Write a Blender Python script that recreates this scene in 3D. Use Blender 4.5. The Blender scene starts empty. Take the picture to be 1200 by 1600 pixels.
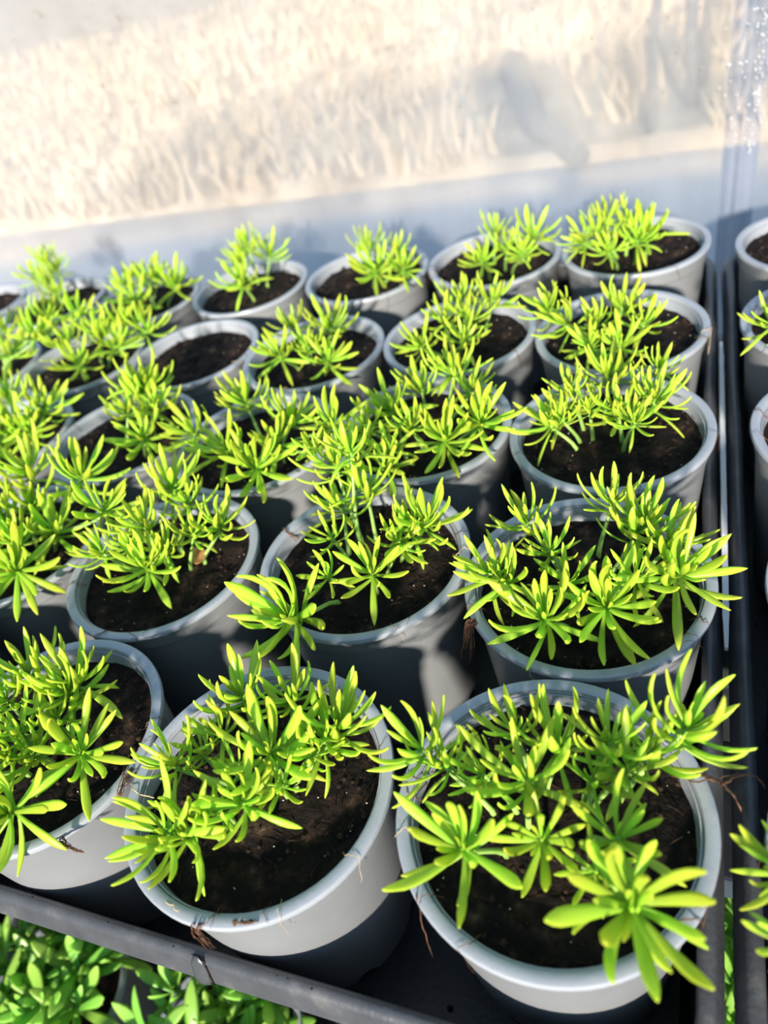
import bpy, bmesh, math, random
from mathutils import Vector, Matrix, noise

# ------------------------------------------------------------------ camera, sky, sun, exposure
scene = bpy.context.scene
COL = scene.collection
R = 0.0525                      # pot rim radius in metres, the unit of the layout
FLOOR_Z = 0.0
BENCH_Z = 0.30                  # top of the bench slats
BASE_Z = BENCH_Z + 0.0033        # underside of the pots (on the tray floor)
RIM_Z = BASE_Z + 1.9 * R        # height of the pot rims
FPX, PITCH, ROLL, YAW, CAMH = 1162.6, 0.68996, -0.28012, math.radians(28.2), 4.628 * R

def camera_axes():
    cp, sp = math.cos(PITCH), math.sin(PITCH)
    f = Vector((0, cp, -sp)); r = Vector((1, 0, 0)); u = Vector((0, sp, cp))
    c, s = math.cos(ROLL), math.sin(ROLL)
    r2, u2 = c * r + s * u, -s * r + c * u
    rot = Matrix.Rotation(YAW, 3, 'Z')
    return rot @ r2, rot @ u2, rot @ f
CR, CU, CF = camera_axes()
CAM = Vector((0, 0, RIM_Z + CAMH))

def ray(px, py):
    return (CR * ((px - 600) / FPX) - CU * ((py - 800) / FPX) + CF)
def at_z(px, py, z):
    d = ray(px, py); return CAM + d * ((z - CAM.z) / d.z)
def at_y(px, py, y):
    d = ray(px, py); return CAM + d * ((y - CAM.y) / d.y)
def px_len(p, n):               # n photo pixels at the depth of point p, in metres
    return n * (p - CAM).dot(CF) / FPX

cam_data = bpy.data.cameras.new('camera')
cam = bpy.data.objects.new('camera', cam_data); COL.objects.link(cam)
cam.matrix_world = Matrix(((CR.x, CU.x, -CF.x, CAM.x), (CR.y, CU.y, -CF.y, CAM.y), (CR.z, CU.z, -CF.z, CAM.z), (0, 0, 0, 1)))
cam_data.sensor_fit = 'VERTICAL'; cam_data.sensor_height = 36.0
cam_data.lens = FPX / 1600 * 36.0
cam_data.clip_start = 0.01; cam_data.clip_end = 400
cam_data.dof.use_dof = True; cam_data.dof.focus_distance = 0.30; cam_data.dof.aperture_fstop = 8.0
scene.camera = cam

world = bpy.data.worlds.new('sky'); scene.world = world; world.use_nodes = True
wn = world.node_tree.nodes; wl = world.node_tree.links
bg = wn['Background']; bg.inputs['Color'].default_value = (0.42, 0.65, 1.0, 1); bg.inputs['Strength'].default_value = 0.52

SUN_AZ, SUN_EL = math.radians(10), math.radians(18.5)       # azimuth from the tray's front, turned towards +x
sun_dir = Vector((math.sin(SUN_AZ) * math.cos(SUN_EL), -math.cos(SUN_AZ) * math.cos(SUN_EL), math.sin(SUN_EL)))
sd = bpy.data.lights.new('sun', 'SUN'); sd.energy = 5.6; sd.angle = math.radians(3.5); sd.color = (1.0, 0.93, 0.83)
sun = bpy.data.objects.new('sun', sd); COL.objects.link(sun)
sun.rotation_euler = sun_dir.to_track_quat('Z', 'Y').to_euler(); sun.location = sun_dir * 5

vs = scene.view_settings
vs.view_transform = 'Standard'; vs.look = 'None'; vs.gamma = 1.0; vs.use_curve_mapping = False; vs.exposure = 0.70

rnd = random.Random(7)

# ------------------------------------------------------------------ helpers
def obj(name, mesh, mat=None, parent=None, loc=None):
    o = bpy.data.objects.new(name, mesh); COL.objects.link(o)
    if mat and mesh and not mesh.materials: mesh.materials.append(mat)
    if parent: o.parent = parent
    if loc is not None: o.location = loc
    return o
def empty(name, loc):
    o = bpy.data.objects.new(name, None); COL.objects.link(o); o.location = loc; o.empty_display_size = 0.02
    return o
def tag(o, label=None, cat=None, group=None, kind=None):
    if label: o['label'] = label
    if cat: o['category'] = cat
    if group: o['group'] = group
    if kind: o['kind'] = kind
    return o
def mesh_from(name, verts, faces, smooth=True):
    m = bpy.data.meshes.new(name); m.from_pydata(verts, [], faces); m.update()
    if smooth: m.polygons.foreach_set('use_smooth', [True] * len(m.polygons))
    return m
def box_data(x0, x1, y0, y1, z0, z1):
    v = [(x, y, z) for z in (z0, z1) for y in (y0, y1) for x in (x0, x1)]
    f = [(0, 2, 3, 1), (4, 5, 7, 6), (0, 1, 5, 4), (2, 6, 7, 3), (0, 4, 6, 2), (1, 3, 7, 5)]
    return v, f
def box_mesh(name, *a, bevel=0.0):
    v, f = box_data(*a); m = mesh_from(name, v, f, False)
    if bevel:
        bm = bmesh.new(); bm.from_mesh(m)
        bmesh.ops.bevel(bm, geom=list(bm.edges), offset=bevel, segments=2, affect='EDGES', profile=0.5)
        bm.to_mesh(m); bm.free()
    return m
def lathe(name, prof, n=64, closed=False, sharp=35):
    verts, faces = [], []
    for (r, z) in prof:
        for i in range(n):
            a = 2 * math.pi * i / n; verts.append((r * math.cos(a), r * math.sin(a), z))
    k = len(prof); rng = range(k) if closed else range(k - 1)
    for j in rng:
        j2 = (j + 1) % k
        for i in range(n):
            i2 = (i + 1) % n; faces.append((j * n + i, j * n + i2, j2 * n + i2, j2 * n + i))
    m = mesh_from(name, verts, faces)
    m.set_sharp_from_angle(angle=math.radians(sharp))
    return m
def tube_data(pts, radii, sides=6, cap=True):
    pts = [Vector(p) for p in pts]; verts, faces = [], []
    ref = Vector((0.31, 0.17, 0.93)).normalized()
    for i, p in enumerate(pts):
        t = (pts[min(i + 1, len(pts) - 1)] - pts[max(i - 1, 0)]).normalized()
        a = t.cross(ref)
        if a.length < 0.05: a = t.cross(Vector((1, 0, 0)))
        a.normalize(); b = t.cross(a)
        for s in range(sides):
            w = 2 * math.pi * s / sides
            verts.append(tuple(p + (a * math.cos(w) + b * math.sin(w)) * radii[i]))
    for i in range(len(pts) - 1):
        for s in range(sides):
            s2 = (s + 1) % sides
            faces.append((i * sides + s, i * sides + s2, (i + 1) * sides + s2, (i + 1) * sides + s))
    if cap:
        faces.append(tuple(range(sides))[::-1]); k = (len(pts) - 1) * sides
        faces.append(tuple(range(k, k + sides)))
    return verts, faces
class Joined:
    def __init__(s): s.v, s.f = [], []
    def add(s, vf):
        k = len(s.v); s.v += [tuple(p) for p in vf[0]]; s.f += [tuple(i + k for i in f) for f in vf[1]]
    def mesh(s, name, smooth=True): return mesh_from(name, s.v, s.f, smooth)

# ------------------------------------------------------------------ materials
def new_mat(name):
    m = bpy.data.materials.new(name); m.use_nodes = True
    nt = m.node_tree; return m, nt, nt.nodes, nt.links, nt.nodes['Principled BSDF']
def ramp(nodes, stops):
    r = nodes.new('ShaderNodeValToRGB'); e = r.color_ramp.elements
    while len(e) < len(stops): e.new(0.5)
    for el, (p, c) in zip(e, stops): el.position = p; el.color = (*c, 1)
    return r
def noise_node(nodes, links, scale, detail=4, rough=0.55, coord='Object', vec_scale=None):
    tc = nodes.new('ShaderNodeTexCoord'); n = nodes.new('ShaderNodeTexNoise')
    n.inputs['Scale'].default_value = scale; n.inputs['Detail'].default_value = detail; n.inputs['Roughness'].default_value = rough
    if vec_scale:
        mp = nodes.new('ShaderNodeMapping'); mp.inputs['Scale'].default_value = vec_scale
        links.new(tc.outputs[coord], mp.inputs['Vector']); links.new(mp.outputs['Vector'], n.inputs['Vector'])
    else: links.new(tc.outputs[coord], n.inputs['Vector'])
    return n
def plain(name, stops, scale, rough=0.6, bump=0.0, bump_scale=None, spec=0.5, detail=4):
    m, nt, N, L, P = new_mat(name)
    n = noise_node(N, L, scale, detail); r = ramp(N, stops)
    L.new(n.outputs['Fac'], r.inputs['Fac']); L.new(r.outputs['Color'], P.inputs['Base Color'])
    P.inputs['Roughness'].default_value = rough; P.inputs['Specular IOR Level'].default_value = spec
    if bump:
        n2 = noise_node(N, L, bump_scale or scale * 3, 6); b = N.new('ShaderNodeBump')
        b.inputs['Strength'].default_value = bump; b.inputs['Distance'].default_value = 0.002
        L.new(n2.outputs['Fac'], b.inputs['Height']); L.new(b.outputs['Normal'], P.inputs['Normal'])
    return m

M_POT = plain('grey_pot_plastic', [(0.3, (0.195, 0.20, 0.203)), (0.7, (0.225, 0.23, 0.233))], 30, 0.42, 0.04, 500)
M_RIM = plain('sky_tinted_rim_plastic', [(0.3, (0.31, 0.325, 0.35)), (0.72, (0.35, 0.365, 0.39))], 60, 0.22, 0.06, 420)  # pot plastic made lighter and bluer: sky light put into its colour
M_TRAY = plain('black_tray_plastic', [(0.3, (0.005, 0.006, 0.007)), (0.62, (0.009, 0.010, 0.011)), (0.8, (0.035, 0.03, 0.026))], 55, 0.38, 0.12, 300)
M_TRAYLIP = plain('worn_tray_lip_plastic', [(0.25, (0.045, 0.047, 0.052)), (0.6, (0.07, 0.072, 0.077)), (0.85, (0.15, 0.145, 0.135))], 70, 0.36, 0.15, 350)
M_SOIL = plain('dark_peat', [(0.30, (0.0025, 0.0018, 0.0014)), (0.52, (0.010, 0.006, 0.004)), (0.64, (0.032, 0.018, 0.011)), (0.78, (0.15, 0.095, 0.058))], 95, 0.9, 1.0, 260, 0.2, 8)
M_CRUMB = plain('peat_crumbs', [(0.35, (0.010, 0.006, 0.004)), (0.65, (0.05, 0.027, 0.016))], 300, 0.9, 0, None, 0.2)
M_SPECK = plain('pale_grit', [(0.3, (0.35, 0.27, 0.18)), (0.7, (0.75, 0.66, 0.52))], 300, 0.7)
M_ROOT = plain('brown_root', [(0.35, (0.06, 0.028, 0.017)), (0.65, (0.20, 0.10, 0.055))], 250, 0.8, 0, None, 0.2)
M_STRAW = plain('dry_stalk', [(0.35, (0.42, 0.30, 0.16)), (0.65, (0.66, 0.50, 0.30))], 250, 0.7)
M_DRYLEAF = plain('orange_dry_leaf', [(0.35, (0.45, 0.17, 0.04)), (0.65, (0.68, 0.36, 0.12))], 220, 0.6)
M_SLAT = plain('white_painted_timber', [(0.3, (0.70, 0.70, 0.67)), (0.7, (0.82, 0.82, 0.80))], 20, 0.6)
M_STEEL = plain('galvanised_leg', [(0.3, (0.42, 0.43, 0.44)), (0.7, (0.55, 0.56, 0.57))], 40, 0.45)
M_FLOOR = plain('dark_ground_cover', [(0.3, (0.012, 0.014, 0.012)), (0.7, (0.03, 0.032, 0.028))], 40, 0.85, 0.3, 200)
M_SHADE_GROUND = plain('shade_tinted_ground', [(0.3, (0.33, 0.34, 0.35)), (0.7, (0.42, 0.43, 0.44))], 9, 0.9)  # bluish shade behind the plastic wall, put into this ground colour
M_BARK = plain('grey_bark', [(0.3, (0.16, 0.15, 0.14)), (0.7, (0.30, 0.27, 0.24))], 30, 0.9)

def leaf_material(name, base, mid, tip, trans, rough=0.34):
    m, nt, N, L, P = new_mat(name)
    at = N.new('ShaderNodeAttribute'); at.attribute_name = 'along'
    r = ramp(N, [(0.0, base), (0.45, mid), (1.0, tip)])
    oi = N.new('ShaderNodeObjectInfo')
    hs = N.new('ShaderNodeHueSaturation')
    mh = N.new('ShaderNodeMapRange'); mh.inputs['To Min'].default_value = 0.482; mh.inputs['To Max'].default_value = 0.515
    mv = N.new('ShaderNodeMapRange'); mv.inputs['To Min'].default_value = 0.80; mv.inputs['To Max'].default_value = 1.12
    L.new(oi.outputs['Random'], mh.inputs['Value']); L.new(oi.outputs['Random'], mv.inputs['Value'])
    L.new(at.outputs['Fac'], r.inputs['Fac']); L.new(r.outputs['Color'], hs.inputs['Color'])
    L.new(mh.outputs['Result'], hs.inputs['Hue']); L.new(mv.outputs['Result'], hs.inputs['Value'])
    L.new(hs.outputs['Color'], P.inputs['Base Color'])
    P.inputs['Roughness'].default_value = rough; P.inputs['Specular IOR Level'].default_value = 0.4
    tr = N.new('ShaderNodeBsdfTranslucent'); L.new(hs.outputs['Color'], tr.inputs['Color'])
    mx = N.new('ShaderNodeMixShader'); mx.inputs['Fac'].default_value = trans
    out = N['Material Output']
    L.new(P.outputs['BSDF'], mx.inputs[1]); L.new(tr.outputs['BSDF'], mx.inputs[2]); L.new(mx.outputs['Shader'], out.inputs['Surface'])
    return m
M_LEAF = leaf_material('lime_sedum_leaf', (0.34, 0.60, 0.05), (0.56, 0.80, 0.07), (0.76, 0.88, 0.09), 0.48)
M_STEM = plain('pale_green_stem', [(0.3, (0.26, 0.46, 0.08)), (0.7, (0.38, 0.56, 0.14))], 120, 0.4)
M_LANCE = leaf_material('fresh_green_leaf', (0.15, 0.38, 0.05), (0.30, 0.62, 0.08), (0.46, 0.74, 0.13), 0.40)
M_BUSH = leaf_material('hedge_leaf', (0.16, 0.24, 0.07), (0.24, 0.34, 0.10), (0.34, 0.42, 0.14), 0.3)

def sheet_material():
    m, nt, N, L, P = new_mat('milky_polythene')
    N.remove(P)
    n = noise_node(N, L, 1.0, 5, 0.6, 'Object', (26, 26, 3.2))          # vertical run marks
    n2 = noise_node(N, L, 5.0, 4)
    mr = N.new('ShaderNodeMapRange'); mr.inputs['From Min'].default_value = 0.3; mr.inputs['From Max'].default_value = 0.75
    mr.inputs['To Min'].default_value = 0.10; mr.inputs['To Max'].default_value = 0.30
    ad = N.new('ShaderNodeMath'); ad.operation = 'MULTIPLY_ADD'; ad.inputs[1].default_value = 0.5
    hf = N.new('ShaderNodeMath'); hf.operation = 'MULTIPLY'; hf.inputs[1].default_value = 0.5
    L.new(n2.outputs['Fac'], hf.inputs[0]); L.new(n.outputs['Fac'], ad.inputs[0]); L.new(hf.outputs[0], ad.inputs[2])
    L.new(ad.outputs[0], mr.inputs['Value'])
    rf = N.new('ShaderNodeBsdfRefraction'); rf.inputs['Color'].default_value = (0.97, 0.98, 0.98, 1); rf.inputs['Roughness'].default_value = 0.32; rf.inputs['IOR'].default_value = 1.12
    cl = N.new('ShaderNodeBsdfTransparent'); cl.inputs['Color'].default_value = (0.97, 0.98, 0.98, 1)
    tp = N.new('ShaderNodeMixShader'); tp.inputs['Fac'].default_value = 0.42
    L.new(cl.outputs[0], tp.inputs[1]); L.new(rf.outputs[0], tp.inputs[2])
    tl = N.new('ShaderNodeBsdfTranslucent'); tl.inputs['Color'].default_value = (0.90, 0.93, 0.98, 1)
    df = N.new('ShaderNodeBsdfDiffuse'); df.inputs['Color'].default_value = (0.86, 0.90, 0.96, 1)
    mh = N.new('ShaderNodeMixShader'); mh.inputs['Fac'].default_value = 0.5
    mx = N.new('ShaderNodeMixShader')
    L.new(df.outputs[0], mh.inputs[1]); L.new(tl.outputs[0], mh.inputs[2])
    L.new(mr.outputs['Result'], mx.inputs['Fac']); L.new(tp.outputs[0], mx.inputs[1]); L.new(mh.outputs[0], mx.inputs[2])
    L.new(mx.outputs[0], N['Material Output'].inputs['Surface'])
    return m
M_SHEET = sheet_material()
def fold_material():
    m, nt, N, L, P = new_mat('folded_polythene')
    P.inputs['Base Color'].default_value = (0.26, 0.29, 0.36, 1); P.inputs['Roughness'].default_value = 0.3
    tp = N.new('ShaderNodeBsdfTransparent'); mx = N.new('ShaderNodeMixShader')
    n = noise_node(N, L, 1.0, 4, 0.5, 'Object', (120, 120, 8))
    mr = N.new('ShaderNodeMapRange'); mr.inputs['To Min'].default_value = 0.3; mr.inputs['To Max'].default_value = 0.75
    L.new(n.outputs['Fac'], mr.inputs['Value']); L.new(mr.outputs['Result'], mx.inputs['Fac'])
    L.new(tp.outputs[0], mx.inputs[1]); L.new(P.outputs['BSDF'], mx.inputs[2]); L.new(mx.outputs[0], N['Material Output'].inputs['Surface'])
    return m
M_FOLD = fold_material()
M_DROP = plain('condensation', [(0.3, (0.46, 0.45, 0.46)), (0.7, (0.62, 0.60, 0.60))], 50, 0.1)
M_DIRT = plain('brown_specks', [(0.3, (0.28, 0.22, 0.15)), (0.7, (0.42, 0.35, 0.26))], 50, 0.8)
def meadow_material():
    m, nt, N, L, P = new_mat('dry_meadow')
    n = noise_node(N, L, 5.0, 6, 0.6); r = ramp(N, [(0.30, (0.21, 0.17, 0.135)), (0.46, (0.52, 0.40, 0.28)), (0.60, (0.74, 0.58, 0.41)), (0.75, (0.44, 0.41, 0.28))])
    L.new(n.outputs['Fac'], r.inputs['Fac']); L.new(r.outputs['Color'], P.inputs['Base Color']); P.inputs['Roughness'].default_value = 1.0
    P.inputs['Specular IOR Level'].default_value = 0.1
    return m
M_MEADOW = meadow_material()
M_GRASS = plain('straw_blades', [(0.3, (0.46, 0.36, 0.25)), (0.6, (0.74, 0.58, 0.41)), (0.8, (0.46, 0.43, 0.29))], 3, 0.9, 0, None, 0.1)

# ------------------------------------------------------------------ the setting
WALL_Y = 13.0 * R
tag(obj('floor', box_mesh('floor', -2.6, 1.6, -1.6, WALL_Y + 0.02, -0.05, FLOOR_Z), M_FLOOR), 'dark ground cover under the plant bench', kind='structure')
tag(obj('shade_tinted_strip', box_mesh('shade_tinted_strip', -60, 60, WALL_Y + 0.02, 2.0, -0.06, 0.0), M_SHADE_GROUND), 'blue grey ground strip outside the plastic wall, shade put into its colour', kind='structure')
def meadow():
    verts, faces = [], []; nx, ny = 90, 60
    for j in range(ny + 1):
        y = 2.0 + (j / ny) ** 2.2 * 110
        for i in range(nx + 1):
            s = (i / nx * 2 - 1); x = math.copysign(abs(s) ** 1.8, s) * 90
            z = 0.0 if j == 0 else 0.05 * noise.noise(Vector((x * 1.3, y * 1.3, 0))) + 0.03
            verts.append((x, y, z))
    for j in range(ny):
        for i in range(nx):
            a = j * (nx + 1) + i; faces.append((a, a + 1, a + nx + 2, a + nx + 1))
    return mesh_from('meadow', verts, faces)
tag(obj('meadow', meadow(), M_MEADOW), 'sunlit dry meadow seen through the milky plastic', kind='structure')
BR0, BR1 = at_z(905, 245, 0.035), at_z(802, 108, 0.035)
SAPS = [at_z(1022, 232, 0), at_z(1076, 190, 0), at_z(1103, 150, 0)]
def clear_of(x, y):             # bare patches under the branch, the saplings and the hedge
    if x > 0.12 and 2.2 < y < 3.3: return True
    if any(math.hypot(x - q.x, y - q.y) < .13 for q in SAPS): return True
    ex, ey = BR1.x - BR0.x, BR1.y - BR0.y; t = max(0, min(1, ((x - BR0.x) * ex + (y - BR0.y) * ey) / (ex * ex + ey * ey)))
    return math.hypot(x - BR0.x - ex * t + .03, y - BR0.y - ey * t) < .14
g = Joined(); rg = random.Random(3)
for k in range(9000):
    y = 2.02 + 5.5 * rg.random() ** 1.6; x = -0.45 * y + rg.uniform(-1, 1) * (0.5 + 0.55 * y)
    if clear_of(x, y): continue
    h = rg.uniform(0.04, 0.13); a = rg.uniform(0, 6.28); w = rg.uniform(0.006, 0.014)
    lean = Vector((rg.uniform(-.5, .5), rg.uniform(-.5, .5), 1)) * h
    p = Vector((x, y, -0.01)); s = Vector((math.cos(a), math.sin(a), 0)) * w
    g.add(([p - s, p + s, p + s * 0.7 + lean * 0.6, p - s * 0.7 + lean * 0.6, p + lean * 1.1], [(0, 1, 2, 3), (3, 2, 4)]))
tag(obj('dry_grass', g.mesh('dry_grass', False), M_GRASS), 'dry straw coloured grass beyond the plastic sheet', 'grass', kind='stuff')

# plastic wall: a gently billowing sheet
def sheet(x0, x1, z0, z1, y, seed, amp=0.006):
    verts, faces = [], []; nx, nz = 60, 24
    for j in range(nz + 1):
        for i in range(nx + 1):
            x = x0 + (x1 - x0) * i / nx; z = z0 + (z1 - z0) * j / nz
            e = min(1, min(i, nx - i) / 4)
            verts.append((x, y + amp * e * noise.noise(Vector((x * 2.3 + seed, z * 1.1, seed))), z))
    for j in range(nz):
        for i in range(nx):
            a = j * (nx + 1) + i; faces.append((a, a + 1, a + nx + 2, a + nx + 1))
    m = mesh_from('sheet', verts, faces); return m
SEAM0, SEAM1 = 0.42 * R, 0.92 * R
tag(obj('wall_back', sheet(-1.5, SEAM0, 0.0, 0.92, WALL_Y, 1.0), M_SHEET), 'milky translucent plastic greenhouse wall behind the pots', kind='structure')
tag(obj('wall_back_right', sheet(SEAM1, 1.2, 0.0, 0.92, WALL_Y, 5.0), M_SHEET), 'narrow strip of plastic wall right of the wet seam', kind='structure')
sv, sf = [], []
nseg = 36
for j in range(31):
    z = 0.92 * j / 30
    for i in range(nseg + 1):
        t = i / nseg; x = SEAM0 + (SEAM1 - SEAM0) * t
        y = WALL_Y - 0.0035 * math.sin(math.pi * t) - 0.0022 * abs(math.sin(math.pi * 3 * t + 0.3 * math.sin(z * 9))) * math.sin(math.pi * t)
        sv.append((x, y, z))
for j in range(30):
    for i in range(nseg):
        a = j * (nseg + 1) + i; sf.append((a, a + 1, a + nseg + 2, a + nseg + 1))
seam = tag(obj('trim_1', mesh_from('seam', sv, sf), M_FOLD), 'blue grey vertical plastic seam with condensation beads', kind='structure')
d = Joined(); rd = random.Random(11)
unit = bmesh.new(); bmesh.ops.create_icosphere(unit, subdivisions=1, radius=1)
UV = [v.co.copy() for v in unit.verts]; UF = [tuple(v.index for v in f.verts) for f in unit.faces]; unit.free()
for k in range(420):
    z = rd.uniform(0.42, 0.80)
    if rd.random() < 0.62: x = SEAM0 + (SEAM1 - SEAM0) * rd.gauss(0.80, 0.09)
    else: x = SEAM0 + (SEAM1 - SEAM0) * rd.uniform(-0.25, 0.9)
    s = rd.uniform(0.0004, 0.0011)
    d.add(([(x + v.x * s, WALL_Y - 0.0050 + v.y * s * 1.2, z + v.z * s * rd.uniform(0.9, 1.6)) for v in UV], UF))
tag(obj('condensation_beads', d.mesh('beads'), M_DROP, seam), kind='stuff')
d = Joined()
for k in range(70):
    p = at_y(rd.uniform(0, 1130), rd.uniform(0, 300), WALL_Y); s = rd.uniform(0.0004, 0.0009)
    d.add(([(p.x + v.x * s, WALL_Y - 0.0062 + v.y * s, p.z + v.z * s * 1.3) for v in UV], UF))
for (qx, qy, n) in ((292, 125, 7), (305, 120, 7), (255, 147, 4), (268, 146, 4), (186, 22, 3), (64, 16, 3)):
    for k in range(n):
        p = at_y(qx + k * 2.2, qy + k * 3.5, WALL_Y); s = rd.uniform(0.0006, 0.0011)
        d.add(([(p.x + v.x * s, WALL_Y - 0.0062 + v.y * s, p.z + v.z * s * 2.0) for v in UV], UF))
tag(obj('dirt_specks', d.mesh('specks'), M_DIRT, bpy.data.objects['wall_back']), kind='stuff')

# things standing outside, seen soft through the sheet
def trunk(name, pts, r0, r1, label, cat):
    n = len(pts); v, f = tube_data(pts, [r0 + (r1 - r0) * i / (n - 1) for i in range(n)], 10)
    return tag(obj(name, mesh_from(name, v, f), M_BARK), label, cat)
a0, a1 = BR0, BR1
trunk('fallen_branch', [a0, a0.lerp(a1, .3) + Vector((-.05, 0, 0)), a0.lerp(a1, .65) + Vector((-.03, 0, .0)), a1], 0.028, 0.060, 'grey branch lying in dry grass behind the plastic', 'branch')
for (qx, qy, r, lab) in ((1022, 232, .012, 'thin upright sapling behind the plastic, furthest left of three'), (1076, 190, .016, 'upright sapling behind the plastic, middle one of three'), (1103, 150, .012, 'thin upright sapling close behind the wet seam')):
    b = at_z(qx, qy, 0.0)
    trunk('sapling', [b + Vector((0.01 * math.sin(k * 1.7 + qx), 0, 0.22 * k - 0.02)) for k in range(8)], r, r * .5, lab, 'sapling')
# hedge right of the seam
hr = empty('hedge', (0.75, 2.75, 0.0)); tag(hr, 'green hedge showing right of the plastic seam', 'hedge')
hj = Joined(); rh = random.Random(9)
for k in range(3200):
    c = Vector((rh.uniform(-.57, 1.6), rh.uniform(-.5, .5), 0)); c.z = rh.uniform(0.02, 1.0)
    a, t = rh.uniform(0, 6.28), rh.uniform(-.8, .8); L_ = rh.uniform(.04, .08)
    dx = Vector((math.cos(a), math.sin(a), t)).normalized() * L_; dy = dx.cross(Vector((rh.uniform(-1, 1), rh.uniform(-1, 1), 1))).normalized() * L_ * .28
    hj.add(([c, c + dx * .5 + dy, c + dx, c + dx * .5 - dy], [(0, 1, 2, 3)]))
tag(obj('hedge_leaves', hj.mesh('hedge_leaves', False), M_BUSH, hr), kind='stuff')
v, f = tube_data([(0.4, 0, 0), (0.42, 0.02, .4), (0.38, -.02, .85)], [.03, .02, .01], 8); obj('trunk', mesh_from('trunk', v, f), M_BARK, hr)

# ------------------------------------------------------------------ bench
bench = tag(empty('plant_bench', (-0.3, 0.35, 0)), 'white slatted bench carrying the black trays', 'bench')
BX0, BX1 = -15.2 * R, 9.2 * R
def world_child(name, mesh, mat, parent):
    o = obj(name, mesh, mat, parent); o.location = -parent.location; return o
for (y0, y1) in ((2.9, 4.2), (5.0, 6.8), (7.3, 8.9), (9.6, 11.6)):
    world_child('slat', box_mesh('slat', BX0, BX1, y0 * R, y1 * R, BENCH_Z - 0.018, BENCH_Z, bevel=0.002), M_SLAT, bench)
for x in (-14.6 * R, -4.97 * R, 8.4 * R):
    world_child('cross_rail', box_mesh('cross_rail', x - .012, x + .012, 2.9 * R, 11.6 * R, BENCH_Z - 0.045, BENCH_Z - 0.018), M_STEEL, bench)
    for y in (3.3, 11.2):
        world_child('leg', box_mesh('leg', x - .012, x + .012, y * R - .012, y * R + .012, 0, BENCH_Z - 0.045), M_STEEL, bench)

# ------------------------------------------------------------------ trays
LIP_Z = RIM_Z - 0.76 * R
def rounded(x0, x1, y0, y1, r, n=8):
    out = []
    for (cx, cy, a0) in ((x1 - r, y1 - r, 0), (x0 + r, y1 - r, 90), (x0 + r, y0 + r, 180), (x1 - r, y0 + r, 270)):
        for i in range(n + 1):
            a = math.radians(a0 + 90 * i / n); out.append((cx + r * math.cos(a), cy + r * math.sin(a)))
    return out
def subdiv_loop(pts, step):
    out = []
    for i, p in enumerate(pts):
        q = pts[(i + 1) % len(pts)]; n = max(1, int(math.hypot(q[0] - p[0], q[1] - p[1]) / step))
        out += [(p[0] + (q[0] - p[0]) * k / n, p[1] + (q[1] - p[1]) * k / n) for k in range(n)]
    return out
def sweep(name, x0, x1, y0, y1, prof, corner, closed, wob=0.0, seed=0, cap_last=False):
    base = subdiv_loop(rounded(x0, x1, y0, y1, corner), 0.012)
    n = len(base); verts, faces = [], []; nrm = []
    for i in range(n):
        a, b = base[i - 1], base[(i + 1) % n]; t = Vector((b[0] - a[0], b[1] - a[1], 0)).normalized(); nrm.append(Vector((t.y, -t.x, 0)))
    for j, (off, z) in enumerate(prof):
        for i in range(n):
            w = wob * noise.noise(Vector((base[i][0] * 14, base[i][1] * 14, seed)))
            p = Vector((base[i][0], base[i][1], z)) + nrm[i] * (off + w); p.z += wob * 0.8 * noise.noise(Vector((base[i][0] * 20, base[i][1] * 20, seed + 4)))* (1 if j < 12 else 0)
            verts.append(tuple(p))
    k = len(prof)
    for j in range(k if closed else k - 1):
        j2 = (j + 1) % k
        for i in range(n):
            i2 = (i + 1) % n; faces.append((j * n + i, j * n + i2, j2 * n + i2, j2 * n + i))
    if cap_last: faces.append(tuple(range((k - 1) * n, k * n)))
    m = mesh_from(name, verts, faces); m.set_sharp_from_angle(angle=math.radians(50)); return m
def make_tray(x0, x1, y0, y1, label, seed):
    t = tag(empty('plant_tray', ((x0 + x1) / 2, (y0 + y1) / 2, BENCH_Z)), label, 'tray', 'black plastic trays side by side')
    # lip: rolled over rail, profile offsets from the outer line (positive outwards)
    lw = 0.17 * R
    lip = [(-lw, LIP_Z - .006), (-lw * .97, LIP_Z - .0022), (-lw * .86, LIP_Z - .0006), (-lw * .68, LIP_Z), (-lw * .50, LIP_Z - .0004), (-lw * .36, LIP_Z - .0016),
           (-lw * .31, LIP_Z - .0024), (0.0, LIP_Z - .0098), (-.0012, LIP_Z - .0102), (-lw * .42, LIP_Z - .0036), (-lw * .68, LIP_Z - .0020), (-lw * .84, LIP_Z - .0030), (-lw * .87, LIP_Z - .006)]
    world_child('tray_lip', sweep('tray_lip', x0, x1, y0, y1, lip, 0.6 * R, True, 0.0006, seed), M_TRAYLIP, t)
    zf = BENCH_Z + .003
    wall = [(-lw * .80, LIP_Z - .004), (-lw * 1.12, zf + .006), (-lw * 1.25, zf), (-lw * 1.25 - .004, zf), (-lw * 1.25 - .004, zf)]
    body = [(-lw * .86, LIP_Z - .003), (-lw * 1.02, BENCH_Z + .004), (-lw * 1.2, BENCH_Z), (-lw * 1.2, BENCH_Z)]
    inner = [(-lw * .96, LIP_Z - .004), (-lw * 1.15, zf + .004), (-lw * 1.4, zf)]
    base = subdiv_loop
    o = sweep('tray_body', x0, x1, y0, y1, body[::-1] + inner, 0.6 * R, False, 0, seed, True)
    # the underside is closed too
    bm = bmesh.new(); bm.from_mesh(o); bm.verts.ensure_lookup_table()
    bm.to_mesh(o); bm.free()
    world_child('tray_body', o, M_TRAY, t)
    return t
TRAY_Y0, TRAY_Y1 = 0.99 * R, 12.15 * R
tray_l = make_tray(-14.6 * R, 0.425 * R, TRAY_Y0, TRAY_Y1, 'long black plastic tray holding most of the potted sedums', 21)
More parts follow.
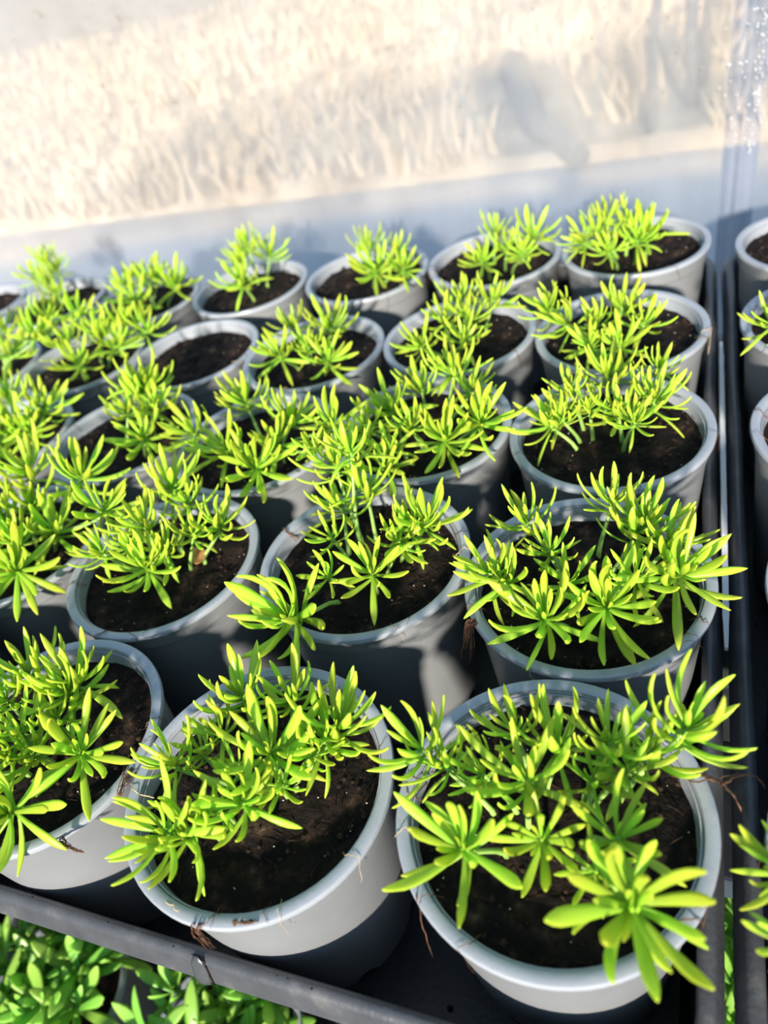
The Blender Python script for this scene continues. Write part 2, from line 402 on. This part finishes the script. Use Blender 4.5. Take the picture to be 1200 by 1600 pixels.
tray_r = make_tray(0.475 * R, 8.6 * R, TRAY_Y0, TRAY_Y1, 'black plastic tray cut off at the right edge of view', 22)
# torn nick in the front lip: a split edge and a curled flap
nx_ = at_y(352, 1556, TRAY_Y0 + .001).x
lw_ = 0.17 * R
def on_chamfer(x, t, out):                                   # t runs down the sloping outer face of the lip
    return (x, TRAY_Y0 + lw_ * .31 * (1 - t) - out, LIP_Z - .0022 - .0078 * t + out * .3)
fl, ff = [], []
for a in range(11):
    u = a / 10
    for b in range(5):
        w = b / 4; top = -.55 * math.sin(math.pi * u) ** .7
        fl.append(on_chamfer(nx_ - .0035 + .007 * u, top + (1.12 - top) * w, .0004 + .0007 * math.sin(math.pi * u) * (.3 + .7 * w)))
ff = [(a * 5 + b, a * 5 + b + 1, a * 5 + b + 6, a * 5 + b + 5) for a in range(10) for b in range(4)]
flap = world_child('torn_flap', mesh_from('torn_flap', fl, ff), M_TRAYLIP, tray_l)
sm = flap.modifiers.new('solid', 'SOLIDIFY'); sm.thickness = .0007
v, f = tube_data([on_chamfer(nx_ - .002, -.60, .0003), on_chamfer(nx_ + .001, -.62, .0003), on_chamfer(nx_ + .0032, .0, .0003), on_chamfer(nx_ + .0050, 1.05, .0003)], [.0002, .0003, .0004, .0004], 5)
world_child('split', mesh_from('split', v, f), M_SOIL, tray_l)
# added white strip, stands in for the bright light in the tray gap
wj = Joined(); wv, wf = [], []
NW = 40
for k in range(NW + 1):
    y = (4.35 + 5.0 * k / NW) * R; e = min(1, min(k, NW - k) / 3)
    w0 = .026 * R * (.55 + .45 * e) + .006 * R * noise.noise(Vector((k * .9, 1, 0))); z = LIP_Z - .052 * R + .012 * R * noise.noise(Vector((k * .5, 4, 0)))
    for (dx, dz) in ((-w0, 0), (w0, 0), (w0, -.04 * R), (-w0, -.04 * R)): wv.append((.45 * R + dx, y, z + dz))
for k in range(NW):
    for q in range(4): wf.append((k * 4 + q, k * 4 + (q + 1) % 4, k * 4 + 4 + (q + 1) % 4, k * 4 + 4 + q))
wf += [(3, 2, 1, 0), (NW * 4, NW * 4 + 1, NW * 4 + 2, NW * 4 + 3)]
tag(obj('gap_light_strip', mesh_from('gap_light_strip', wv, wf, False), M_SLAT), 'added white strip standing for bright light in the gap between the black trays', 'strip')

# ------------------------------------------------------------------ pots
NS = 72
def pot_wall_mesh():
    prof = [(0.80, -1.9), (0.875, -0.95), (0.930, -0.245), (0.948, -0.225), (0.958, -0.055), (0.962, -0.05), (0.90, -0.05), (0.86, -0.5), (0.77, -1.84), (0.0, -1.84)]
    m = lathe('pot_wall', [(r * R, (z + 1.9) * R) for r, z in prof], NS, False, 30)
    for v in m.vertices:                                    # drainage notches round the foot
        if v.co.z < 1e-6:
            a = math.degrees(math.atan2(v.co.y, v.co.x)) % 45
            if 16 < a < 29: v.co.z += 0.07 * R
    return m
def pot_rim_mesh():
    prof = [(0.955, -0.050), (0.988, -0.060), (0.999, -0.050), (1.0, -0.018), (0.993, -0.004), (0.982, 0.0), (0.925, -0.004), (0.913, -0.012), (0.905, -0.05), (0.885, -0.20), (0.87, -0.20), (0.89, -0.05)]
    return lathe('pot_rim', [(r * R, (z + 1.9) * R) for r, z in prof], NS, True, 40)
POT_WALL, POT_RIM = pot_wall_mesh(), pot_rim_mesh()
def soil_mesh(seed):
    verts = [(0, 0, 0)]; faces = []; rings, n = 15, 44
    for j in range(1, rings + 1):
        r = 0.893 * R * j / rings
        for i in range(n):
            a = 2 * math.pi * (i + .5 * (j % 2)) / n; x, y = r * math.cos(a), r * math.sin(a)
            p = Vector((x * 55, y * 55, seed * 7.3))
            z = 0.052 * R * noise.noise(p) + 0.05 * R * noise.noise(p * 2.7) + 0.03 * R * noise.noise(p * 6) + 0.03 * R * (1 - (j / rings) ** 2)
            if j == rings: z *= .4
            verts.append((x, y, z))
    for i in range(n): faces.append((0, 1 + i, 1 + (i + 1) % n))
    for j in range(1, rings):
        for i in range(n):
            a = 1 + (j - 1) * n + i; b = 1 + (j - 1) * n + (i + 1) % n; faces.append((a, a + n, b + n, b))
    return mesh_from('soil', verts, faces)
SOILS = [soil_mesh(k) for k in range(5)]
def debris_mesh(seed):
    j = Joined(); rr = random.Random(seed + 50)
    for k in range(210):
        a, q = rr.uniform(0, 6.28), 0.86 * R * math.sqrt(rr.random()); s = rr.uniform(.0004, .0013)
        x, y = q * math.cos(a), q * math.sin(a); z = 0.02 * R + s * .2
        p = Vector((x * 55, y * 55, seed * 7.3)); z += 0.05 * R * noise.noise(p) + 0.05 * R * noise.noise(p * 2.7)
        if rr.random() < .6: j.add(([(x + v.x * s * rr.uniform(.7, 1.4), y + v.y * s, z + v.z * s * .7) for v in UV], UF))
        else:
            t = Vector((rr.uniform(-1, 1), rr.uniform(-1, 1), rr.uniform(-.15, .35))).normalized() * rr.uniform(.003, .008); c = Vector((x, y, z))
            j.add(tube_data([c - t * .5, c + Vector((0, 0, .0006)), c + t * .5], [.00012, .0002, .0001], 4))
    return j.mesh('debris', False)
def grit_mesh(seed):
    j = Joined(); rr = random.Random(seed + 150)
    for k in range(34):
        a, q = rr.uniform(0, 6.28), 0.85 * R * math.sqrt(rr.random()); s = rr.uniform(.00012, .00034)
        x, y = q * math.cos(a), q * math.sin(a); p = Vector((x * 55, y * 55, seed * 7.3))
        z = 0.03 * R + 0.052 * R * noise.noise(p) + 0.05 * R * noise.noise(p * 2.7)
        j.add(([(x + v.x * s, y + v.y * s * 1.3, z + v.z * s) for v in UV], UF))
    return j.mesh('grit', False)
DEBRIS = [debris_mesh(k) for k in range(5)]; GRIT = [grit_mesh(k) for k in range(5)]

# leaves: length 1 along +X, upper side +Z, one mesh per curvature
def leaf_mesh(name, bend, width=0.135, thick=0.075, s_bend=0.0, rings=8, tipw=0.62, sides=6):
    verts, faces, along = [], [], []
    prof = [(0.0, .48), (.10, .52), (.26, .68), (.44, .88), (.62, 1.0), (.76, .93), (.88, .62), (.955, .28)]
    x = z = 0.0; last = 0.0; cx = []
    steps = 48
    path = [(0.0, 0.0, 0.0)]
    for k in range(steps):
        t = (k + .5) / steps
        ang = math.radians(bend) * (t ** 1.3) + math.radians(s_bend) * math.sin(math.pi * 2 * t) * .5
        x += math.cos(ang) / steps; z += math.sin(ang) / steps; path.append((x, z, ang))
    for (t, w) in prof:
        px, pz, an = path[int(round(t * steps))]
        for s in range(sides):
            q = 2 * math.pi * s / sides
            yy = math.cos(q) * width * .5 * w; zz = math.sin(q) * thick * .5 * (0.55 + .45 * w)
            if zz > 0: zz *= 0.45                            # flatter above, keeled below
            verts.append((px - math.sin(an) * zz, yy, pz + math.cos(an) * zz)); along.append(t)
    tip = path[-1]; verts.append((tip[0], 0, tip[1])); along.append(1.0)
    for r in range(len(prof) - 1):
        for s in range(sides):
            s2 = (s + 1) % sides; faces.append((r * sides + s, (r + 1) * sides + s, (r + 1) * sides + s2, r * sides + s2))
    k = (len(prof) - 1) * sides
    for s in range(sides): faces.append((k + s, len(verts) - 1, k + (s + 1) % sides))
    m = mesh_from(name, verts, faces)
    at = m.attributes.new('along', 'FLOAT', 'POINT'); at.data.foreach_set('value', along)
    return m
LEAVES = {b: [leaf_mesh('sedum_leaf', b + dv, w, .078, sb) for (dv, w, sb) in ((0, .140, 0), (8, .160, 6), (-8, .124, -8))] for b in (-55, -25, 0, 25, 50, 75)}
for ms in LEAVES.values():
    for m in ms: m.materials.append(M_LEAF)
BENDS = sorted(LEAVES)
LANCES = [leaf_mesh('lance_leaf', b, .25, .05) for b in (-45, -20, 5, 25)]
for m in LANCES: m.materials.append(M_LANCE)

def shoot(root, base, tip, axis, L, n, rr, soil_z, leaf_sets=None, stem_r=None, names=('shoot', 'leaf'), openness=1.0, stem_mat=None):
    """a stem from base to tip (world points) carrying a star of leaves"""
    rl = root.location
    axis = axis.normalized(); h = (tip - base).length
    mid1 = base + Vector((0, 0, 1)) * h * .35; mid2 = tip - axis * h * .35
    def curve(t): return base * (1 - t) ** 3 + mid1 * 3 * t * (1 - t) ** 2 + mid2 * 3 * t * t * (1 - t) + tip * t ** 3
    sr = stem_r or 0.021 * R
    v, f = tube_data([curve(k / 6 * .985) - base for k in range(7)], [sr * (1.15 - .55 * k / 6) for k in range(7)], 6)
    st = obj(names[0], mesh_from('stem', v, f), stem_mat or M_STEM, root, base - rl)
    rot0 = rr.uniform(0, 6.28); spread = min(.50, L * .36 / max(h, 1e-4))
    for i in range(n):
        u = (i + .5) / n                                     # 0 young centre, 1 oldest lower leaf
        ts = 1 - spread * u ** 1.7
        ax = (curve(min(1, ts + .04)) - curve(ts - .04)).normalized() if ts < .97 else axis
        x = ax.cross(Vector((.3, -.8, .1))).normalized(); y = ax.cross(x)
        phi = math.radians((6 + 90 * u ** .62) * openness + rr.uniform(-9, 9)); psi = rot0 + i * 2.39996 + rr.uniform(-.22, .22)
        ll = L * (0.28 + 0.78 * min(1, u * 2.5)) * rr.uniform(.84, 1.14)
        if u > .85: ll *= .9
        er = x * math.cos(psi) + y * math.sin(psi)
        att = curve(ts) + er * sr * .5
        if u < .3: want = 30 - 20 * u
        elif u < .7: want = rr.choice((50, 75, 62, 40, 75, 62, 15))
        else: want = rr.choice((75, 50, 75, 40, 75, 5, -25, -50, 60))
        for tries in range(9):
            dv = ax * math.cos(phi) + er * math.sin(phi); nv = ax * math.sin(phi) - er * math.cos(phi)
            b = math.radians(want) * .5
            end = att + (dv * math.cos(b) + nv * math.sin(b)) * ll * .96
            half = att + (dv * math.cos(b * .5) + nv * math.sin(b * .5)) * ll * .55
            if end.z > soil_z(end) and half.z > soil_z(half): break
            phi -= math.radians(10); want = min(75, want + 15)
        key = min(BENDS, key=lambda q: abs(q - want))
        if leaf_sets: me = leaf_sets[rr.randrange(len(leaf_sets))]
        else: me = LEAVES[key][rr.randrange(3)]
        o = bpy.data.objects.new(names[1], me); COL.objects.link(o); o.parent = st
        # roll a little about its own axis
        ro = rr.uniform(-.35, .35); yv = nv.cross(dv); n2 = nv * math.cos(ro) + yv * math.sin(ro); y2 = n2.cross(dv)
        wsc = rr.uniform(.86, 1.1) * (1.0 if u > .25 else 1.3)
        lp = att - base
        o.matrix_local = Matrix(((dv.x * ll, y2.x * ll * wsc, n2.x * ll, lp.x), (dv.y * ll, y2.y * ll * wsc, n2.y * ll, lp.y), (dv.z * ll, y2.z * ll * wsc, n2.z * ll, lp.z), (0, 0, 0, 1)))
    return st

SOIL_DROP = 0.17
def OFF(x, y, n, seed):          # shoots of a pot beyond the left edge of the picture, spread over its soil
    q = random.Random(seed); out = []
    for k in range(n):
        a = k * 2.4 + seed; rad = .6 * math.sqrt((k + .4) / n)
        p = Vector(((x + rad * math.cos(a)) * R, (y + rad * math.sin(a)) * R, RIM_Z + .3 * R)) - CAM
        out.append((600 + FPX * p.dot(CR) / p.dot(CF), 800 - FPX * p.dot(CU) / p.dot(CF), .5 * R * FPX / p.dot(CF) * q.uniform(.75, 1.1)))
    return out
# pot centres (units of R, x along the front of the tray, y away from it) with their shoots as photo pixels (x, y, leaf length in px)
POTS = {
 'A1': ((-0.64, 2.26), [(988,1418,140,1), (717,1325,112), (655,1170,84), (691,1190,72), (818,1214,102), (844,1312,82), (872,1162,82), (805,1141,70), (955,1157,80), (1019,1172,82), (1079,1134,104,1), (983,1200,74), (931,1216,66), (968,1309,92), (931,1361,62), (750,1206,66)]),
 'A2': ((-0.69, 4.28), [(851,964,90), (949,947,96), (1066,895,100), (1009,808,78), (957,782,64), (821,813,64), (762,893,68), (784,905,66), (858,860,56), (992,830,66), (1048,843,66), (888,908,58), (996,900,66)]),
 'A3': ((-0.62, 6.37), [(855,660,58), (876,648,50), (1025,620,62), (965,640,60), (888,606,44), (951,582,60), (1032,572,44), (993,657,48), (920,634,46)]),
 'A4': ((-0.80, 8.33), [(969,540,54), (881,505,48), (853,480,50), (972,476,50), (1007,503,46), (930,506,46), (920,541,42)]),
 'A5': ((-0.71, 10.72), [(934,364,46), (1011,361,50), (983,348,46), (908,376,40), (944,340,40), (997,373,42), (950,392,32)]),
 'B1': ((-2.71, 2.06), [(375,1086,80), (452,1090,70), (529,1128,84), (420,1174,96), (262,1192,76), (253,1303,88), (291,1303,84), (377,1253,86), (337,1268,48), (510,1153,70), (487,1176,54), (341,1146,54), (368,1207,52), (441,1226,48), (314,1176,54)]),
 'B2': ((-2.64, 4.36), [(446,964,98,1), (580,894,66), (667,813,76), (625,845,58), (569,761,64), (530,789,64), (523,722,68), (510,901,46), (516,838,46), (548,700,62), (642,824,56)]),
 'B3': ((-2.56, 6.33), [(707,575,58), (737,605,52), (655,600,50), (606,637,58), (752,657,62), (696,686,62), (570,669,48), (640,665,48), (601,730,46), (607,701,42)]),
 'B4': ((-2.80, 8.33), [(719,466,46), (769,466,46), (696,496,42), (655,537,44), (722,530,44), (734,496,42)]),
 'B5': ((-2.72, 10.68), [(752,406,40), (794,384,36), (775,359,36), (835,367,44), (816,395,32)]),
 'C1': ((-4.72, 2.02), [(125,1176,82), (116,1060,74), (103,1079,70), (41,1051,74), (28,1141,62), (9,1185,66), (6,1272,92), (47,1176,56), (6,1091,66), (87,1119,54), (-40,1120,70), (-45,1210,74)]),
 'C2': ((-4.74, 4.13), [(225,885,70), (221,817,60), (266,757,62), (345,817,58), (154,859,50), (255,859,54), (300,832,48), (292,784,54), (195,847,46)]),
 'C3': ((-4.46, 6.05), [(457,652,56), (401,730,64), (349,701,58), (382,624,56), (298,675,56), (520,663,56), (430,692,48), (490,700,40)]),
 'C4': ((-4.66, 8.02), [(512,560,52), (516,507,50), (456,507,44), (434,552,50), (482,541,38)]),
 'C5': ((-4.73, 10.46), [(587,421,50), (621,395,36), (632,417,38), (576,382,36)]),
 'D1': ((-6.72, 2.20), OFF(-6.72, 2.20, 8, 1)),
 'E1': ((-8.74, 2.15), OFF(-8.74, 2.15, 7, 2)),
 'E2': ((-8.80, 4.00), OFF(-8.80, 4.00, 7, 3)),
 'D2': ((-6.78, 4.15), [(165,795,64), (127,739,68), (41,731,72), (86,825,64), (22,889,84), (49,787,64), (22,844,64), (4,805,60), (-30,850,70)]),
 'D3': ((-6.58, 6.15), [(221,682,56), (222,608,60), (195,640,48), (243,635,48), (225,597,54)]),
 'D4': ((-6.66, 8.16), []),
 'D5': ((-6.78, 10.29), [(375,438,46), (386,382,36), (420,393,38), (375,404,36)]),
 'E3': ((-8.60, 5.90), [(71,633,52), (22,660,52), (11,614,46), (45,672,44), (-8,690,52)]),
 'E4': ((-8.67, 7.92), [(120,566,46), (101,532,46), (157,521,46), (195,502,46), (232,513,42), (180,536,44)]),
 'E5': ((-8.79, 10.02), [(221,431,40), (274,442,42), (208,468,42), (244,434,36), (195,444,36)]),
 'F4': ((-10.68, 7.90), [(6,510,44), (75,494,42), (56,521,44), (127,487,42), (15,548,44), (-30,540,44)]),
 'F5': ((-11.0, 10.30), [(71,402,32), (86,419,32), (75,438,34), (52,427,32), (86,459,32)]),
 'G5': ((-13.02, 10.30), []),
 'R1': ((1.52, 2.28), [(1232,1362,84), (1232,1480,60), (1280,1330,70), (1300,1420,80)]),
 'R2': ((1.66, 4.36), []),
 'R3': ((1.62, 6.38), []),
 'R4': ((1.58, 8.40), [(1204,503,48), (1240,480,46), (1260,520,46)]),
 'R5': ((1.50, 10.45), []),
}
def relax():
    P = {k: list(v[0]) for k, v in POTS.items()}; ks = list(P)
    for it in range(200):
        for i, a in enumerate(ks):
            for b in ks[i + 1:]:
                dx, dy = P[b][0] - P[a][0], P[b][1] - P[a][1]; dd = math.hypot(dx, dy)
                if dd < 2.006:
                    k = (2.007 - dd) / 2 / dd
                    P[a][0] -= dx * k; P[a][1] -= dy * k; P[b][0] += dx * k; P[b][1] += dy * k
        for k in ks:
            P[k][1] = max(P[k][1], 2.075)
            if k[0] == 'R': P[k][0] = max(P[k][0], 1.57)
            else: P[k][0] = min(P[k][0], -0.66)
    for k in ks: POTS[k] = ((P[k][0], P[k][1]), POTS[k][1])
relax()
def tray_crumbs(t, x0, x1, y0, y1, seed):                    # loose peat on the tray floor between the pots
    lw, zf = 0.17 * R, BENCH_Z + .003
    cs = [v[0] for v in POTS.values()]
    rr = random.Random(seed); c = Joined()
    for k in range(900):
        s = rr.uniform(.0005, .0018) * (1 if rr.random() < .93 else 1.8)
        x, y = rr.uniform(x0 + 2 * lw, x1 - 2 * lw), rr.uniform(y0 + 2 * lw, y1 - 2 * lw)
        if k % 30 == 0: x, y, z = rr.uniform(x0 + .02, x1 - .02), y0 + rr.uniform(.55, .8) * lw, LIP_Z - .0003; s *= .35
        else:
            z = zf + s * .6
            if any(math.hypot(x / R - a, y / R - b) < .86 for a, b in cs): continue
        c.add(([(x + v.x * s, y + v.y * s, z + v.z * s * .7) for v in UV], UF))
    tag(world_child('soil_crumbs', c.mesh('crumbs', False), M_CRUMB, t), kind='stuff')
tray_crumbs(tray_l, -14.6 * R, 0.425 * R, TRAY_Y0, TRAY_Y1, 21); tray_crumbs(tray_r, 0.475 * R, 8.6 * R, TRAY_Y0, TRAY_Y1, 22)
GAPW = {'A': 'nearest the gap between the trays', 'B': 'second from the tray gap', 'C': 'third from the tray gap', 'D': 'fourth from the tray gap', 'E': 'fifth from the tray gap', 'F': 'sixth from the tray gap', 'G': 'furthest left of all'}
ROWW = {'1': 'front row', '2': 'second row', '3': 'third row', '4': 'fourth row', '5': 'back row'}
LOOK = {'A1': 'largest lime sedum, wide starry leaves', 'B1': 'bushy lime sedum leaning left over dark soil', 'C1': 'lime sedum cut by left photo edge',
 'A2': 'spreading lime sedum filling its grey pot', 'B2': 'tall lime sedum with one rosette hanging over rim', 'C2': 'lime sedum with orange dry leaf on soil', 'D2': 'dense lime sedum cut by left photo edge',
 'D4': 'grey pot of bare brown soil without plant', 'G5': 'grey pot of bare soil at left photo edge', 'A5': 'compact lime sedum bunched left of bare soil', 'C5': 'small lime sedum tuft centred on dark soil', 'D5': 'upright thin lime sedum'}
RLAB = {'R1': 'grey pot with lime leaves at right photo edge, front row of the right tray', 'R2': 'grey pot at right photo edge, second row of the right tray',
        'R3': 'grey pot at right photo edge, third row of the right tray', 'R4': 'grey pot with lime rosette at right photo edge, fourth row of right tray', 'R5': 'grey pot of bare brown soil, back row of the right tray'}
POT_ROOT = {}
for name, (c, shoots) in POTS.items():
    rr = random.Random(sum(ord(q) * (k + 3) * 17 for k, q in enumerate(name)))
    root = empty('potted_sedum', (c[0] * R, c[1] * R, BASE_Z))
    if name in RLAB: lab = RLAB[name]
    else: lab = LOOK.get(name, 'lime sedum in grey pot') + ', ' + ROWW[name[1]] + (', ' + GAPW[name[0]] if name[0] != 'G' else '')
    if name == 'G5': lab = 'grey pot of bare soil, back row, at the left photo edge'
    tag(root, lab, 'potted plant', 'grey pots in the black trays'); POT_ROOT[name] = root
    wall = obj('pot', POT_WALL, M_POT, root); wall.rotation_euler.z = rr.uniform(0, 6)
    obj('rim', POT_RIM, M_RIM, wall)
    k = rr.randrange(5); so = obj('soil', SOILS[k], M_SOIL, root, (0, 0, (1.9 - SOIL_DROP) * R)); so.rotation_euler.z = rr.uniform(0, 6)
    tag(obj('soil_debris', DEBRIS[k], M_CRUMB, so), kind='stuff'); tag(obj('soil_grit', GRIT[k], M_SPECK, so), kind='stuff')
    cx, cy = c[0] * R, c[1] * R; zs = RIM_Z - SOIL_DROP * R
    near = [v[0] for q, v in POTS.items() if q != name and math.hypot(v[0][0] - c[0], v[0][1] - c[1]) < 3.2]
    def soil_z(p, cx=cx, cy=cy):
        q = math.hypot(p.x - cx, p.y - cy) / R
        if q < .85: return zs + .05 * R
        if q < 1.03: return RIM_Z + .03 * R
        if any(math.hypot(p.x / R - a, p.y / R - b) < 1.04 for a, b in near): return RIM_Z + .05 * R
        return RIM_Z - 0.5 * R
    tips = []
    for s in shoots:
        px, py, lp = s[:3]
        z = RIM_Z + 0.12 * R
        L0 = px_len(at_z(px, py, z), lp)
        z = RIM_Z + (.05 + .22 * (lp / 90 if name[1] == '1' else .9)) * R + rr.uniform(0, .12) * R
        p = at_z(px, py, z)
        for _ in range(60):                                  # a star seen beyond the pot stands on a taller stem
            if p.y - cy < .62 * R and abs(p.x - cx) < .95 * R: break
            if p.y - cy <= .62 * R and z > RIM_Z + .5 * R: break
            z += .03 * R; p = at_z(px, py, z)
            if z > RIM_Z + 1.2 * R: break
        off = Vector((p.x - cx, p.y - cy, 0)); dist = off.length / R
        b = Vector((cx, cy, 0)) + off * (.55 if dist < .7 else .72 * .6 / dist) + Vector((rr.uniform(-.08, .08), rr.uniform(-.08, .08), 0)) * R
        b.z = zs - .02 * R
        tips.append((p, b, px_len(p, lp) * (1.13 if name[1] == '1' else 1.07), s))
    for (p, b, L_, s) in tips:
        ax = Vector((0, 0, 1)) + Vector((p.x - cx, p.y - cy, 0)) / R * .42 + Vector((rr.uniform(-.18, .18), rr.uniform(-.28, .08), 0))
        big = max(q[2] for q in shoots)
        n = int((13 + 13 * (s[2] / big) ** 1.5) * min(1, 300 / (21.5 * len(shoots))))
        if name[1] in '45': n = min(n, 19)
        if name == 'A1': n = max(n, 17)
        if len(s) > 3: n += 2
        shoot(root, b, p, ax, L_, n, rr, soil_z)

# ------------------------------------------------------------------ roots, stalks and a dry leaf
def strand(root, pts, r, mat, name='root_fibre', sides=5):
    P = [Vector(p) for p in pts]; out = []
    for i in range(len(P) - 1):
        for k in range(4): out.append(P[i].lerp(P[i + 1], k / 4) + Vector((rnd.uniform(-1, 1), rnd.uniform(-1, 1), rnd.uniform(-.4, 1))) * .0005)
    out.append(P[-1]); n = len(out)
    v, f = tube_data([p - root.location for p in out], [r * (1 - .6 * i / n) for i in range(n)], sides)
    return obj(name, mesh_from(name, v, f), mat, root)
def rim_point(name, ang, rad=.95, dz=.008):
    c = POTS[name][0]; return Vector(((c[0] + rad * math.cos(ang)) * R, (c[1] + rad * math.sin(ang)) * R, RIM_Z + dz * R))
for name in POTS:
    if name[0] == 'G': continue
    rr = random.Random(ord(name[0]) * 31 + int(name[1]))
    for k in range(7 if name[1] in '12' else 4):
        a = rr.uniform(math.pi * .9, math.pi * 2.15)
        p0 = rim_point(name, a, .84, -.10); p1 = rim_point(name, a + rr.uniform(-.04, .04), .935, .014); p2 = rim_point(name, a + rr.uniform(-.10, .10), 1.004, .004)
        p3 = rim_point(name, a + rr.uniform(-.14, .14), 1.02, -rr.uniform(.08, .3))
        pts = [p0, p1, p2] if rr.random() < .55 else [p0, p1, p2, p3]
        strand(POT_ROOT[name], pts, rr.uniform(.00012, .00032), M_ROOT if rr.random() < .85 else M_STRAW)
def px_strand(name, pix, z, r, mat=M_ROOT):
    return strand(POT_ROOT[name], [at_z(x, y, RIM_Z + dz * R) for (x, y), dz in zip(pix, z)], r * .65, mat)
# hair-like tuft hanging off the second-row pot by the gap
for k in range(16):
    ox, oy = rnd.uniform(-9, 9), rnd.uniform(-5, 5)
    px_strand('A2', [(752 + ox * .5, 975 + oy), (735 + ox * .6, 972 + oy), (733 + ox, 1000 + oy), (730 + ox * 1.3, 1015 + rnd.uniform(0, 22))], [-.04, .03, -.12, -.3], rnd.uniform(.0002, .00045))
# big root lying over the right rim of the nearest pot
px_strand('A1', [(1068, 1205), (1100, 1212), (1128, 1226), (1146, 1240), (1158, 1268)], [-.10, .03, .05, .03, -.1], .0011)
px_strand('A1', [(1128, 1226), (1150, 1214), (1170, 1210), (1186, 1216), (1194, 1232)], [.05, .06, .06, .03, -.02], .0007)
px_strand('A1', [(1050, 1212), (1090, 1222), (1120, 1217), (1155, 1208)], [-.10, .02, .05, .06], .0005)
px_strand('A1', [(650, 1395), (656, 1420), (662, 1450), (676, 1495)], [.02, -.05, -.2, -.5], .0004)
for k in range(7):
    o_ = rnd.uniform(-5, 5)
    px_strand('A1', [(1070 + o_ * 3, 1190 + o_ * 2), (1085 + o_, 1200 + o_), (1095 + o_ * 2, 1230 + o_ * 2)], [-.10, -.02, -.12], .0005)
# tangles on the two front pots at left
for k in range(8):
    ox = rnd.uniform(-10, 10)
    px_strand('C1', [(90 + ox, 1312 + rnd.uniform(-6, 6)), (97 + ox, 1318), (112 + ox * .4, 1326), (128 + rnd.uniform(-8, 4), 1332)], [-.03, .02, .012, -.05], rnd.uniform(.0003, .0006))
    px_strand('C1', [(205 + ox, 1200 + ox), (192 + ox * .5, 1226), (186 + ox * .5, 1242), (190, 1255 + ox)], [.01, .02, .02, -.03], rnd.uniform(.0003, .0006))
    px_strand('B1', [(318 + ox, 1440), (308 + ox, 1446), (305 + ox * .7, 1456), (330 + ox, 1482)], [-.04, .02, .0, -.3], rnd.uniform(.0002, .0004))
    px_strand('B1', [(395 + ox, 1440), (378 + ox, 1442), (372 + ox, 1436)], [.0, .02, -.03], rnd.uniform(.0003, .0006))
px_strand('B1', [(248, 1395), (262, 1408), (280, 1424)], [-.06, .0, .012], .0005, M_STRAW)
px_strand('B1', [(366, 1438), (366, 1446)], [.02, .005], .0010, M_ROOT)
px_strand('B2', [(615, 985), (618, 978), (632, 1002)], [.01, .03, -.15], .00025, M_STRAW)
# dry orange leaf in the second row
cdl = at_z(309, 870, RIM_Z - .10 * R); s = px_len(cdl, 16)
dv_, df_ = [], []
for i in range(7):
    for k in range(7):
        u, w = i / 3 - 1, k / 3 - 1; q = math.sqrt(max(0, 1 - u * u * .85))
        dv_.append((u * s, w * q * s * .75, .25 * s * math.sin(u * 2) + .35 * s * w * w * q))
for i in range(6):
    for k in range(6): df_.append((i * 7 + k, i * 7 + k + 1, i * 7 + k + 8, i * 7 + k + 7))
dl = obj('dry_leaf', mesh_from('dry_leaf', dv_, df_), M_DRYLEAF, POT_ROOT['C2'], cdl - POT_ROOT['C2'].location); dl.rotation_euler = (.5, .2, 1.9); dl['label'] = 'orange dry leaf on the soil'
sm = dl.modifiers.new('solid', 'SOLIDIFY'); sm.thickness = .0006

# ------------------------------------------------------------------ leafy plants on the floor below the bench
LOW = [((-9.95, 1.8), 'leafy green plant below the tray rail at left photo edge'), ((-7.6, 1.2), 'leafy green plant on the floor, second from left below the rail'), ((-9.5, -0.7), 'leafy green plant on the floor, lower left corner of photo'),
       ((-6.8, -1.5), 'leafy green plant on the floor, cut by bottom photo edge'), ((-4.95, 1.3), 'leafy green plant on the floor, furthest right below the rail'), ((-9.2, 4.5), 'leafy green plant in shade under the tray, left'),
       ((-6.6, 3.9), 'leafy green plant in shade under the tray, middle'), ((-3.0, 4.1), 'leafy green plant in shade under the tray, right'), ((0.7, 3.2), 'leafy green plant seen through the gap between the trays'), ((-2.3, 1.4), 'leafy green plant hidden under the front rail, right of the others')]
for k, (c, lab) in enumerate(LOW):
    rr = random.Random(400 + k); s = 1.0
    root = tag(empty('leafy_plant', (c[0] * R, c[1] * R, FLOOR_Z)), lab, 'potted plant', 'leafy plants on the floor under the bench')
    w = obj('pot', POT_WALL, M_POT, root); obj('rim', POT_RIM, M_RIM, w)
    obj('soil', SOILS[k % 5], M_SOIL, root, (0, 0, (1.9 - SOIL_DROP) * R))
    zs = (1.9 - SOIL_DROP) * R
    for q in range(17):
        a = q * 2.4; rad = .84 * math.sqrt((q + .3) / 17)
        tip = Vector(((c[0] + rad * math.cos(a)) * R, (c[1] + rad * math.sin(a)) * R, (1.9 + rr.uniform(.35, .95) - .3 * rad) * R))
        b = Vector(((c[0] + .6 * rad * math.cos(a)) * R, (c[1] + .6 * rad * math.sin(a)) * R, zs))
        shoot(root, b, tip, Vector((math.cos(a) * rad * .6, math.sin(a) * rad * .6, 1)), rr.uniform(.56, .74) * R, 10, rr, lambda p: 1.95 * R, LANCES, .03 * R, stem_mat=M_STEM, openness=.85)
